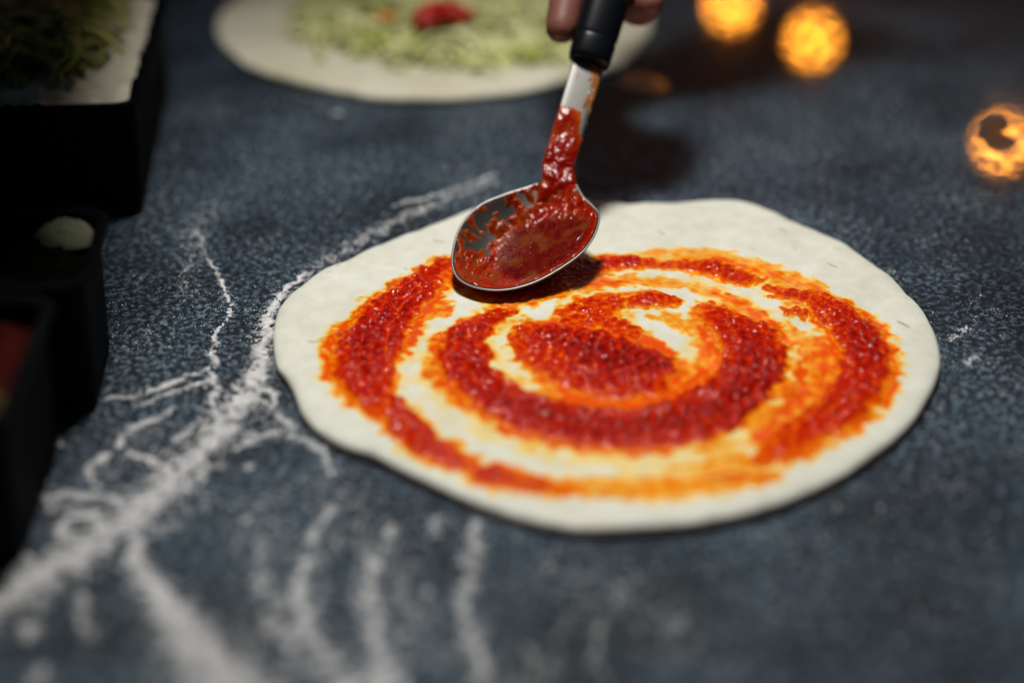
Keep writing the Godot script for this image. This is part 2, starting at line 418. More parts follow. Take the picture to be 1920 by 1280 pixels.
func scatter_flour() -> void:
	var where := []; var tint := PackedColorArray()
	var D := 1.8e7
	# the thick ridge pushed up along the left of the pizza
	flour(pts4([-1442, -833, 20, 6, -1504, -696, 40, 9, -1552, -563, 50, 10, -1576, -350, 60, 10, -1568, -96, 70, 10, -1547, 144, 70, 10, -1564, 326, 80, 10, -1620, 544, 90, 10, -1688, 751, 90, 10, -1749, 966, 100, 10, -1845, 1134, 90, 10, -1936, 1295, 100, 10, -2024, 1448, 100, 10, -2127, 1596, 120, 10, -2257, 1769, 140, 10, -2374, 1889, 160, 9]), D, 0.0012, where, tint, 0.42)
	flour(pts4([-1591, 97, 60, 6, -1543, 371, 70, 6, -1616, 415, 70, 6, -1618, 236, 60, 4]), D * 0.6, 0.0006, where, tint)
	# finer lines where fingers dragged through it
	for l in [
		[-2180, 371, 20, 7, -2084, 340, 40, 9, -1959, 272, 50, 9, -1859, 181, 40, 8, -1771, 73, 20, 6],
		[-2044, 424, 20, 6, -1905, 317, 30, 7, -1740, 199, 20, 5],
		[-2056, -1333, 30, 2, -1966, -1022, 30, 3, -1859, -787, 20, 7, -1780, -563, 20, 9, -1760, -392, 20, 9, -1795, -257, 20, 9, -1786, -71, 30, 9, -1748, 144, 40, 8, -1687, 501, 40, 7],
		[-2138, 877, 30, 8, -2044, 815, 40, 9, -1962, 791, 40, 9, -1865, 850, 40, 9, -1784, 947, 40, 8],
		[-2137, 901, 30, 8, -2093, 1015, 30, 7, -2071, 1042, 20, 5],
		[-2256, 1116, 40, 8, -2166, 1082, 40, 8, -2038, 1101, 40, 8, -1924, 1152, 40, 8],
		[-2248, 1134, 30, 8, -2202, 1195, 30, 7, -2099, 1199, 20, 5, -1981, 1224, 30, 6],
		[-2119, 1364, 40, 8, -2155, 1295, 40, 8, -2122, 1235, 40, 8, -2028, 1242, 40, 8, -1967, 1295, 40, 7],
		[-2120, 1357, 30, 8, -2053, 1408, 30, 8, -1999, 1381, 30, 7],
		[-2059, 743, 40, 8, -2011, 595, 50, 8, -1935, 527, 30, 8, -1859, 450, 20, 6],
		[-1816, 702, 30, 7, -1766, 578, 30, 7],
		[-2085, 877, 40, 7, -2081, 791, 40, 6],
		[-1472, 335, 30, 6, -1402, 501, 40, 6, -1342, 677, 40, 7],
		[-1567, 759, 40, 6, -1492, 669, 50, 7, -1377, 620, 40, 6],
		[-1517, 889, 50, 7, -1482, 908, 40, 6],
		[-1316, 669, 50, 5, -1195, 791, 40, 5, -1155, 947, 40, 4],
		[-2359, 480, 30, 6, -2332, 501, 30, 6], [-2281, 628, 30, 6, -2270, 595, 30, 6], [-2304, 718, 30, 6, -2278, 734, 20, 6], [-2252, 607, 20, 5, -2235, 586, 20, 4],
		[-2460, 830, 40, 6, -2404, 799, 30, 5], [-1520, -2941, 40, 7, -1433, -2958, 40, 7],
		[1573, 59, 40, 4, 1639, 11, 30, 4], [1543, -146, 50, 2, 1700, -298, 50, 2],
	]:
		flour(pts4(l), D * 0.7, 0.00035, where, tint, 0.28)
	# the broad heap at the front and the smeared arcs beside it
	flour(pts4([-1849, 1381, 40, 8, -1833, 1515, 60, 9, -1759, 1644, 70, 10, -1655, 1799, 100, 10, -1550, 1977, 140, 10, -1442, 2145, 190, 10, -1326, 2331, 240, 10]), D * 1.0, 0.0012, where, tint, 0.6)
	for l in [
		[-1136, 1152, 40, 5, -1182, 1347, 60, 7, -1191, 1548, 70, 8, -1200, 1738, 80, 8, -1152, 1918, 80, 8, -1050, 2118, 90, 8, -965, 2279, 100, 8],
		[-888, 1295, 40, 5, -939, 1515, 70, 7, -958, 1707, 70, 8, -920, 1918, 80, 7, -876, 2172, 90, 9, -858, 2305, 90, 9],
		[-571, 1277, 60, 7, -577, 1482, 70, 6, -614, 1738, 70, 5, -591, 1918, 80, 6, -538, 2118, 90, 7, -526, 2279, 90, 6],
		[-1379, 1381, 50, 3, -1368, 1612, 60, 3, -1265, 1829, 80, 4], [-1302, 1829, 80, 4, -1164, 2062, 90, 5],
		[-2114, 1889, 90, 6, -2129, 1977, 90, 6], [-1987, 1707, 50, 4, -1899, 1977, 70, 4], [-2031, 2226, 90, 6, -2004, 2118, 70, 5],
		[-1005, 2226, 140, 7, -793, 2213, 160, 8], [80, 1918, 90, 2, 197, 1859, 90, 2], [-759, 1381, 80, 3, -704, 1242, 60, 3],
	]:
		flour(pts4(l), D * 0.55, 0.0003, where, tint, 0.22)
	for l in [[-1163, 908, 260, 4, -1001, 1347, 340, 5, -819, 1738, 380, 5, -725, 2145, 400, 5], [-1436, 1097, 200, 4, -1299, 1548, 260, 4, -1174, 1977, 300, 5], [-1917, 501, 220, 3, -1987, 830, 240, 3, -2159, 1206, 240, 3], [-361, 1548, 360, 3, 16, 1769, 440, 3, 175, 2090, 440, 2]]:
		flour(pts4(l), D * 0.10, 0.0, where, tint, 0.05)
	# feathered barbs where the ridge was dragged, and loose wisps beside it
	var spine := pts4([-1554, 236, 10, 1, -1620, 544, 10, 1, -1688, 751, 10, 1, -1749, 966, 10, 1, -1845, 1134, 10, 1, -1936, 1295, 10, 1, -2024, 1448, 10, 1, -2127, 1596, 10, 1, -2227, 1738, 10, 1])
	for k in 110:
		var s := rng.randi_range(0, spine.size() - 2)
		var a: Vector4 = spine[s].lerp(spine[s + 1], rng.randf())
		var side := -1.0 if rng.randf() < 0.5 else 1.0
		var ang := rng.randfn(1.15, 0.45) * side
		var d := Vector2(spine[s + 1].x - spine[s].x, spine[s + 1].y - spine[s].y).normalized().rotated(ang)
		var len := rng.randf_range(0.008, 0.024)
		var p0 := Vector2(a.x, a.y); var p1 := p0 + d * len * 0.6; var p2 := p0 + d.rotated(rng.randfn(0.0, 0.5)) * len
		flour([Vector4(p0.x, p0.y, 0.0022, 8), Vector4(p1.x, p1.y, 0.0015, 6), Vector4(p2.x, p2.y, 0.0007, 3)], D * 0.5, 0.0002, where, tint, 0.3)
	for k in 46:
		var p := Vector2(rng.randf_range(-0.16, 0.0), rng.randf_range(0.10, 0.24))
		if p.length() < 0.155: continue
		var d := Vector2.from_angle(rng.randfn(1.75, 0.35)) * rng.randf_range(0.008, 0.03)
		flour([Vector4(p.x, p.y, 0.0012, 2), Vector4(p.x + d.x, p.y + d.y, 0.0026, 4), Vector4(p.x + d.x * 1.8 + 0.002, p.y + d.y * 1.8, 0.001, 2)], D * 0.4, 0.0001, where, tint, 0.25)
	# a haze of dust behind the pizza and a thin line in it
	flour(pts4([-1469, -730, 80, 2, -1363, -962, 120, 3, -1221, -1175, 140, 4, -1048, -1430, 140, 4, -780, -1720, 140, 3, -526, -1946, 120, 2]), D * 0.34, 0.0003, where, tint, 0.12)
	flour(pts4([-1078, -1610, 20, 5, -992, -1678, 30, 7, -894, -1720, 30, 7, -727, -1860, 30, 5, -527, -2055, 30, 4]), D * 0.5, 0.0003, where, tint, 0.4)
	flour(pts4([-1983, -563, 120, 1, -2073, -1269, 160, 1, -2025, -1665, 180, 1]), D * 0.4, 0.0003, where, tint, 0.1)
	# dust lying thinly over everything, in drifts
	for k in 90000:
		var p := Vector2(rng.randf_range(-0.30, 0.34), rng.randf_range(-0.42, 0.26))
		var w := n_low.get_noise_2d(p.x * 1.6 + 3.0, p.y * 1.6) + n_mid.get_noise_2d(p.x * 0.5, p.y * 0.5) * 0.7
		var side := clampf((p.y + 0.1) * 2.2, -0.15, 0.3) - maxf(p.x - 0.08, 0.0) * 1.6
		if w + side < rng.randf_range(-0.1, 0.75): continue
		if p.length() < 0.130: continue
		grain(p, 0.0, where, tint)
	var m := mat(lin(0.93, 0.91, 0.92), 0.95, 0.0, 0.2)
	m.vertex_color_use_as_albedo = true
	var o := multi("flour", crumb_mesh(), m, where, tint)
	tag(o, "white flour dusted and smeared in ridges over the dark worktop", "flour", "", "stuff")
	print("flour grains ", where.size())

# ------------------------------------------------------------------ spoon
func bowl_sink(o: Vector3, r: float, n_axis: Vector3) -> float:
	# how far below the rim plane the bowl lies: steep at the sides and tip, sloping up gently to the neck
	var to_neck := smoothstep(0.55, 1.0, o.normalized().dot(n_axis))
	return 0.0165 * (1.0 - pow(r, lerpf(2.4, 1.25, to_neck)))

func make_spoon() -> void:
	var root := thing("serving_spoon", "steel serving spoon with black handle, full of red sauce, resting on the pizza", "spoon")
	var steel := mat(lin(0.27, 0.26, 0.245), 0.24, 1.0)
	var sn := FastNoiseLite.new(); noise_set(sn, 5, 0.02, 4)
	steel.roughness_texture = noise_tex(sn, 256, ramp([[0.0, Color(0.5, 0.5, 0.5)], [1.0, Color(1, 1, 1)]])); steel.roughness = 0.44
	var rim := [Vector3(-0.0127, 0.0381, -0.1024), Vector3(-0.0098, 0.0356, -0.0940), Vector3(-0.0054, 0.0339, -0.0872), Vector3(-0.0028, 0.0320, -0.0803), Vector3(-0.0053, 0.0281, -0.0691), Vector3(-0.0113, 0.0240, -0.0589), Vector3(-0.0215, 0.0200, -0.0502), Vector3(-0.0340, 0.0162, -0.0429), Vector3(-0.0476, 0.0137, -0.0402), Vector3(-0.0600, 0.0133, -0.0432), Vector3(-0.0683, 0.0144, -0.0497), Vector3(-0.0715, 0.0171, -0.0589), Vector3(-0.0710, 0.0210, -0.0709), Vector3(-0.0675, 0.0259, -0.0845), Vector3(-0.0594, 0.0304, -0.0955), Vector3(-0.0478, 0.0336, -0.1011), Vector3(-0.0373, 0.0358, -0.1043), Vector3(-0.0295, 0.0373, -0.1061)]
	rim = smooth_line(rim + [rim[0]], 5); rim.pop_back()
	var n: Vector3 = Vector3(-0.1097, 0.9449, 0.3084)
	var n_rim := rim.size()
	var c := Vector3.ZERO
	for p in rim: c += p
	c /= n_rim
	var axis: Vector3 = Vector3(0.4587, 0.3234, -0.8277)
	var depth := 0.0165
	var th := 0.0013
	var rows := 22
	var v := PackedVector3Array(); var idx := PackedInt32Array()
	# inside, lip, outside in one closed skin
	var prof := []
	for k in rows + 1: prof.append([float(k) / rows, 0])
	for k in 4: prof.append([1.0, k + 1])
	for k in rows: prof.append([1.0 - float(k + 1) / rows, 9])
	for q in prof:
		var r: float = maxf(q[0], 0.002)
		for a in n_rim:
			var o: Vector3 = rim[a] - c
			var outw := o.normalized()
			var p := c + o * r - n * bowl_sink(o, r, axis)
			if q[1] == 9: p += -n * th + outw * th * 0.6 * r
			elif q[1] > 0:
				var f: float = q[1] / 5.0 * PI
				p += outw * sin(f) * 0.0012 - n * (1.0 - cos(f)) * 0.5 * th + n * sin(f) * 0.0004
			v.append(p)
	for k in prof.size() - 1:
		strip_faces(idx, k * n_rim, (k + 1) * n_rim, n_rim, true, true)
	obj("bowl", mesh_of(v, idx), steel, root)
	# the flat neck and shank
	var path := [Vector3(-0.0221, 0.0255, -0.0990), Vector3(-0.0211, 0.0368, -0.1048), Vector3(-0.0213, 0.0439, -0.1126), Vector3(-0.0187, 0.0509, -0.1188), Vector3(-0.0127, 0.0658, -0.1328), Vector3(-0.0053, 0.0849, -0.1514)]
	var fine := smooth_line(path, 8)
	var wd := []; var hg := []; var ups := []
	var m := fine.size()
	for i in m:
		var t := float(i) / (m - 1)
		wd.append(0.0078 + 0.0040 * pow(1.0 - clampf(t / 0.36, 0.0, 1.0), 1.4))
		hg.append(0.0012)
		ups.append(Vector3(0.0728, 0.6809, 0.7287))
	obj("shank", sweep(fine, wd, hg, ups, 24, 3.5), steel, root)
	# black handle with a collar
	var black := mat(lin(0.004, 0.005, 0.007), 0.3, 0.0, 0.32)
	var e: Vector3 = fine[m - 1]
	var dir: Vector3 = (fine[m - 1] - fine[m - 4]).normalized()
	var hp := []; var hw := []; var hh := []; var hu := []
	for q in [[-0.002, 0.0088, 0.006], [-0.0012, 0.0100, 0.0075], [0.001, 0.0107, 0.0084], [0.009, 0.0110, 0.0088], [0.0105, 0.0106, 0.0085], [0.0118, 0.0106, 0.0085], [0.0135, 0.0112, 0.0090], [0.03, 0.0116, 0.0094], [0.06, 0.0120, 0.0100], [0.09, 0.0124, 0.0104], [0.115, 0.0120, 0.0100], [0.13, 0.0108, 0.0088], [0.136, 0.0085, 0.0065], [0.138, 0.003, 0.003]]:
		hp.append(e + dir * q[0]); hw.append(q[1]); hh.append(q[2]); hu.append(Vector3(0.0728, 0.6809, 0.7287))
	obj("handle", sweep(hp, hw, hh, hu, 28, 2.4), black, root)
	spoon_sauce(root, rim, c, n, depth, fine, wd, Vector3(0.0728, 0.6809, 0.7287))

func spoon_sauce(root: Node3D, rim: Array, c: Vector3, n: Vector3, depth: float, path: Array, wd: Array, up: Vector3) -> void:
	# sauce lying in the bowl: thick on one side, smeared thin up the other wall
	var n_rim := rim.size()
	var sub := 3
	var rings := 96
	var v := PackedVector3Array(); var idx := PackedInt32Array(); var uv := PackedVector2Array(); var col := PackedColorArray()
	var tt := PackedFloat32Array()
	var axis: Vector3 = Vector3(0.4587, 0.3234, -0.8277)
	var across := axis.cross(n)
	var total := n_rim * sub
	for k in rings + 1:
		var r := maxf(0.985 * k / rings, 0.004)
		for a in total:
			var f := float(a) / sub
			var i := int(f)
			var edge: Vector3 = rim[i].lerp(rim[(i + 1) % n_rim], f - i)
			var o := edge - c
			var q := o * r
			var x := q.dot(across) / 0.031; var y := q.dot(axis) / 0.04
			var nm := n_mid.get_noise_2d(q.dot(across) * 1.5, q.dot(axis) * 0.8)
			var nf := n_fine.get_noise_2d(q.dot(across) * 1.5, q.dot(axis) * 1.5)
			var lump := n_cell.get_noise_2d(q.dot(across) * 1.2, q.dot(axis) * 1.2)
			# filled: a pool leaning to the handle side, smeared thin up the other wall
			var pool := bowl_sink(o, r, axis) - (0.0088 - 0.0068 * x - 0.0030 * y)
			var bare := smoothstep(0.05, 0.65, -x * 0.9 + 0.25 * y - 0.10) * smoothstep(0.30, 0.85, r)
			var streak := n_warp.get_noise_2d(q.dot(across) * 0.8 + 3.0, q.dot(axis) * 1.3) + 0.35 * nm
			var smear := 0.0011 + 0.0016 * nm - bare * (0.00095 - 0.0024 * streak)
			var mx := clampf((pool - smear) / 0.003 * 0.5 + 0.5, 0.0, 1.0)
			var t := lerpf(smear, pool, mx) + 0.003 * mx * (1.0 - mx) * 0.5
			var bumps := (-0.0006 * (lump + 0.4) + 0.00022 * nf) * clampf(t / 0.0008, 0.0, 1.0) * lerpf(1.0, 0.5, smoothstep(0.0, 0.004, pool))
			t += bumps
			var to_neck := smoothstep(0.70, 0.95, o.normalized().dot(axis))
			t = minf(t, lerpf(0.02, lerpf(0.0003 + 0.0004 * (nm + 0.5), 0.0026, to_neck), smoothstep(0.84, 0.985, r)))
			tt.append(t)
			v.append(c + q - n * bowl_sink(o, r, axis) + n * (t if t > 0.0001 else -0.0003))
			uv.append(Vector2(q.dot(across), q.dot(axis)) / 0.03)
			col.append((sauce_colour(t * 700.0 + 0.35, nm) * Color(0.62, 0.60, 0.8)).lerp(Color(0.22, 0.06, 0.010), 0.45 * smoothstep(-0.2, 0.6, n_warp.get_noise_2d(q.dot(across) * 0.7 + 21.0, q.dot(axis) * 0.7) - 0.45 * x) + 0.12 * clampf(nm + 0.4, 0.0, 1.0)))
	for k in rings:
		for a in total:
			var a2 := (a + 1) % total
			var p0 := k * total + a; var p1 := k * total + a2; var p2 := p0 + total; var p3 := p1 + total
			if maxf(maxf(tt[p0], tt[p1]), maxf(tt[p2], tt[p3])) < 0.0001: continue
			if true: idx.append_array([p0, p2, p1, p1, p2, p3])
			else: idx.append_array([p0, p1, p2, p1, p3, p2])
	var sm := sauce_material()
	sm.roughness = 0.24
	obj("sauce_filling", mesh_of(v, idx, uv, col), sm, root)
	# sauce stuck to the neck and shank: a skin over the strip where it is smeared
	v = PackedVector3Array(); idx = PackedInt32Array(); uv = PackedVector2Array(); col = PackedColorArray(); tt = PackedFloat32Array()
	var long := smooth_line(path, 4)
	var nl := long.size()
	var nv := 30
	for i in nl:
		var s := float(i) / (nl - 1)
		var tg: Vector3 = (long[mini(i + 1, nl - 1)] - long[maxi(i - 1, 0)]).normalized()
		var u := (up - tg * up.dot(tg)).normalized()
		var sd := tg.cross(u)
		var wj := clampf(s * (wd.size() - 1), 0, wd.size() - 1.001)
		var w: float = lerpf(wd[int(wj)], wd[int(wj) + 1], wj - int(wj))
		for k in nv:
			var x := (float(k) / (nv - 1) * 2.0 - 1.0)
			var gx := x * w; var gy := s * 0.062
			var nm := 0.55 * n_mid.get_noise_2d(gx * 1.3 + 4.0, gy * 1.1) + 0.6 * n_warp.get_noise_2d(gx * 1.2 + 4.0, gy * 0.9)
			var nf := n_fine.get_noise_2d(gx * 1.5, gy * 1.5 + 2.0)
			var t := 0.0
			if s < 0.80: t = (0.0005 + 0.0003 * nm - 0.0003 * absf(x)) * smoothstep(0.50, 0.36, s) + maxf(smoothstep(0.36, 0.50, s), 0.0) * 0.0006 * smoothstep(0.62, 0.5, s) + 0.0011 * smoothstep(0.82, 0.72, s + 0.10 * x) + 0.0010 * nm - 0.0004 * smoothstep(0.4, 1.0, -x)
			else: t = -0.00018 + 0.0012 * nm + 0.0003 * x
			t += 0.0002 * nf
			if s >= 0.80: t = minf(t, 0.0003)
			t = minf(t, lerpf(0.004, 0.0003, smoothstep(0.8, 1.0, absf(x))))
			tt.append(t)
			var base: Vector3 = long[i] + sd * w * x * 0.985 + u * 0.0012 * pow(maxf(1.0 - pow(absf(x) * 0.985, 3.5), 0.0), 1.0 / 3.5)
			v.append(base + u * (t if t > 0.00008 else -0.0004))
			uv.append(Vector2(gx, gy) / 0.03)
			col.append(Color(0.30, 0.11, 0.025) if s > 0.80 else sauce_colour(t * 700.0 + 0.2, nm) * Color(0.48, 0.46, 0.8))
	for i in nl - 1:
		for k in nv - 1:
			var p0 := i * nv + k
			if maxf(maxf(tt[p0], tt[p0 + 1]), maxf(tt[p0 + nv], tt[p0 + nv + 1])) < 0.00008: continue
			if true: idx.append_array([p0, p0 + 1, p0 + nv, p0 + 1, p0 + nv + 1, p0 + nv])
			else: idx.append_array([p0, p0 + nv, p0 + 1, p0 + 1, p0 + nv, p0 + nv + 1])
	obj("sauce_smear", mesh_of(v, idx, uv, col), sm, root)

# ------------------------------------------------------------------ a body skin from bones: surface nets over a smooth union of tapered capsules
func skin(bones: Array, cell: float, blend: float) -> ArrayMesh:
	var lo := Vector3(9, 9, 9); var hi := -lo
	for b in bones:
		for e in [0, 1]:
			var r: float = b[2 + e] + cell * 3.0
			lo = lo.min(b[e] - Vector3(r, r, r)); hi = hi.max(b[e] + Vector3(r, r, r))
	var nx := int((hi.x - lo.x) / cell) + 2; var ny := int((hi.y - lo.y) / cell) + 2; var nz := int((hi.z - lo.z) / cell) + 2
	var acc := PackedFloat32Array(); acc.resize(nx * ny * nz); acc.fill(0.0)
	var kk := 1.0 / blend
	for b in bones:
		var p: Vector3 = b[0]; var d: Vector3 = b[1] - p
		var l2 := maxf(d.length_squared(), 1e-12)
		var reach: float = maxf(b[2], b[3]) + blend * 5.0
		var mn: Vector3 = (p.min(b[1]) - Vector3(reach, reach, reach) - lo) / cell
		var mx: Vector3 = (p.max(b[1]) + Vector3(reach, reach, reach) - lo) / cell
		for z in range(maxi(int(mn.z), 0), mini(int(mx.z) + 1, nz)):
			for y in range(maxi(int(mn.y), 0), mini(int(mx.y) + 1, ny)):
				for x in range(maxi(int(mn.x), 0), mini(int(mx.x) + 1, nx)):
					var q := lo + Vector3(x, y, z) * cell - p
					var t := clampf(q.dot(d) / l2, 0.0, 1.0)
					var dist := (q - d * t).length() - lerpf(b[2], b[3], t)
					if dist < blend * 5.0:
						acc[(z * ny + y) * nx + x] += exp(-dist * kk)
	var v := PackedVector3Array(); var idx := PackedInt32Array()
	var id := PackedInt32Array(); id.resize(nx * ny * nz); id.fill(-1)
	var corner := [0, 1, nx, nx + 1, nx * ny, nx * ny + 1, nx * ny + nx, nx * ny + nx + 1]
	var edges := [[0, 1], [2, 3], [4, 5], [6, 7], [0, 2], [1, 3], [4, 6], [5, 7], [0, 4], [1, 5], [2, 6], [3, 7]]
	for z in nz - 1:
		for y in ny - 1:
			for x in nx - 1:
				var k := (z * ny + y) * nx + x
				var bits := 0
				for c in 8:
					if acc[k + corner[c]] > 1.0: bits |= 1 << c
				if bits == 0 or bits == 255: continue
				var s := Vector3.ZERO; var m := 0
				for e in edges:
					var a0: float = acc[k + corner[e[0]]]; var a1: float = acc[k + corner[e[1]]]
					if (a0 > 1.0) == (a1 > 1.0): continue
					var d0 := log(maxf(a0, 1e-6)); var d1 := log(maxf(a1, 1e-6))
					var t := d0 / (d0 - d1)
					s += Vector3(e[0] & 1, (e[0] >> 1) & 1, e[0] >> 2).lerp(Vector3(e[1] & 1, (e[1] >> 1) & 1, e[1] >> 2), t); m += 1
				id[k] = v.size()
				v.append(lo + (Vector3(x, y, z) + s / m) * cell)
	for z in range(1, nz - 1):
		for y in range(1, ny - 1):
			for x in range(1, nx - 1):
				var k := (z * ny + y) * nx + x
				var inside := acc[k] > 1.0
				for ax in 3:
					var step: int = [1, nx, nx * ny][ax]
					if inside == (acc[k + step] > 1.0): continue
					var u: int = [nx, nx * ny, 1][ax]; var w: int = [nx * ny, 1, nx][ax]
					var q := [id[k - u - w], id[k - w], id[k], id[k - u]]
					if q.has(-1): continue
					if inside: idx.append_array([q[0], q[2], q[1], q[0], q[3], q[2]])
					else: idx.append_array([q[0], q[1], q[2], q[0], q[2], q[3]])
	return mesh_of(v, idx)

func make_hand() -> void:
	var o: Vector3 = Vector3(-0.0053, 0.0849, -0.1514)
	var e2: Vector3 = Vector3(0.2691, 0.6901, -0.6718)          # up the handle
	var e3: Vector3 = Vector3(0.0728, 0.6809, 0.7287)
	e3 = (e3 - e2 * e3.dot(e2)).normalized()   # towards the camera
	var e1 := e2.cross(e3).normalized()        # to the right
	var P := func(x: float, y: float, z: float) -> Vector3: return o + (e1 * x + e2 * y + e3 * z) * 0.001
	var root := thing("person", "hand of a person gripping the black spoon handle from behind", "person")
	var b := []
	var wrist: Vector3 = P.call(-34, 128, -62)
	# thumb down the near side of the handle
	var th := [wrist.lerp(P.call(-20, 100, -40), 0.35), P.call(-24, 82, -26), P.call(-20.5, 46, -9), P.call(-18.0, 15, -5)]
	var tr := [0.016, 0.0125, 0.0100, 0.0084]
	for i in 3: b.append([th[i], th[i + 1], tr[i], tr[i + 1]])
	# four fingers round the back of the handle, tips showing on the far side
	var fs := [[-24, 62, -36, 0.0, 1.0], [-22, 82, -40, 19.0, 1.05], [-21, 101, -41, 37.0, 1.0], [-21, 118, -40, 53.0, 0.85]]
	for f in fs:
		var dy: float = f[3] + 9.0; var r: float = f[4]
		var k := [P.call(f[0], f[1], f[2]), P.call(0.0, 40.0 + dy, -27.0), P.call(17.0, 35.0 + dy, -18.0), P.call(21.5, 31.0 + dy, -2.0)]
		var rr := [0.0105 * r, 0.0092 * r, 0.0083 * r, 0.0072 * r]
		for i in 3: b.append([k[i], k[i + 1], rr[i], rr[i + 1]])
		b.append([k[0], wrist, 0.0125 * r, 0.017])
	b.append([th[1], P.call(-22, 82, -40), 0.011, 0.012])
	var elbow := wrist + (e2 * 0.4 + Vector3(0.6, 0.7, -0.3)).normalized() * 0.16
	b.append([wrist, elbow, 0.024, 0.034])
	var flesh := mat(lin(0.20, 0.07, 0.053), 0.5, 0.0, 0.4)
	flesh.subsurf_scatter_enabled = true; flesh.subsurf_scatter_strength = 0.08
	obj("body", skin(b, 0.0027, 0.0022), flesh, root)
	# thumb nail
	var nail := PackedVector3Array(); var ni := PackedInt32Array()
	var td: Vector3 = (th[3] - th[2]).normalized()
	var cuff_m := mat(lin(0.02, 0.022, 0.03), 0.9)
	var far := (elbow - wrist).normalized()
	var cp := []; var cw := []; var cu := []
	for q in [[0.07, 0.037], [0.072, 0.0395], [0.09, 0.041], [0.13, 0.044], [0.19, 0.05]]:
		cp.append(wrist + far * q[0]); cw.append(q[1]); cu.append(e1)
	obj("sleeve", sweep(cp, cw, cw, cu, 28), cuff_m, root)

# ------------------------------------------------------------------ far pizza, pans
func shred_mesh(kind: int) -> ArrayMesh:
	var pts := []; var w := []; var h := []; var u := []
	for i in 6:
		var t := i / 5.0 - 0.5
		pts.append(Vector3(t * 0.030, 0.004 * cos(t * (4.0 + kind)) , 0.005 * sin(t * (3.0 + 2.0 * kind)) * (1.0 - 2.0 * (kind % 2))))
		w.append(0.0024 * (1.05 - absf(t) * 1.2)); h.append(0.0006); u.append(Vector3(0.15, 1, 0.3 * sin(t * 5.0)))
	return sweep(pts, w, h, u, 6)

func shreds(called: String, label: String, category: String, count: int, place: Callable) -> void:
	var where := []; var tint := PackedColorArray()
	for k in count:
		var q: Array = place.call(k)
		where.append(q[0]); tint.append(q[1])
	var m := mat(Color.WHITE, 0.45, 0.0, 0.5)
	m.vertex_color_use_as_albedo = true
	m.backlight_enabled = true; m.backlight = Color(0.3, 0.3, 0.3)
	var o := multi(called, shred_mesh(1), m, where, tint)
	tag(o, label, category, "", "stuff")

func green(f: float) -> Color:   # linear: pale heart of a cabbage to the outer leaf
	return Color(0.88, 0.86, 0.45).lerp(Color(0.42, 0.47, 0.07), clampf(f, 0.0, 1.0))

func lump(outline: Array, height: float, col: Callable, m: Material, called: String, parent: Node, seedx: float) -> MeshInstance3D:
	# a low wet blob: outline of Vector2, domed
	var rad := closed_radius(outline, 72)
	var v := PackedVector3Array(); var idx := PackedInt32Array(); var uv := PackedVector2Array(); var cl := PackedColorArray()
	for k in range(0, 25):
		var r := maxf(k / 24.0, 0.003)
		for a in 72:
			var th := TAU * a / 72
			var p := Vector2.from_angle(th) * rad[a] * r
			var nn := n_mid.get_noise_2d(p.x + seedx, p.y) + 0.4 * n_fine.get_noise_2d(p.x + seedx, p.y)
			v.append(Vector3(p.x, height * (1.0 - pow(r, 3.0)) * (1.0 + minf(0.7, 0.003 / height) * nn) - 0.0004 * float(k == 24), p.y))
			uv.append(p / 0.03); cl.append(col.call(nn, r))
	for k in 24: strip_faces(idx, k * 72, (k + 1) * 72, 72, true, true)
	return obj(called, mesh_of(v, idx, uv, cl), m, parent)

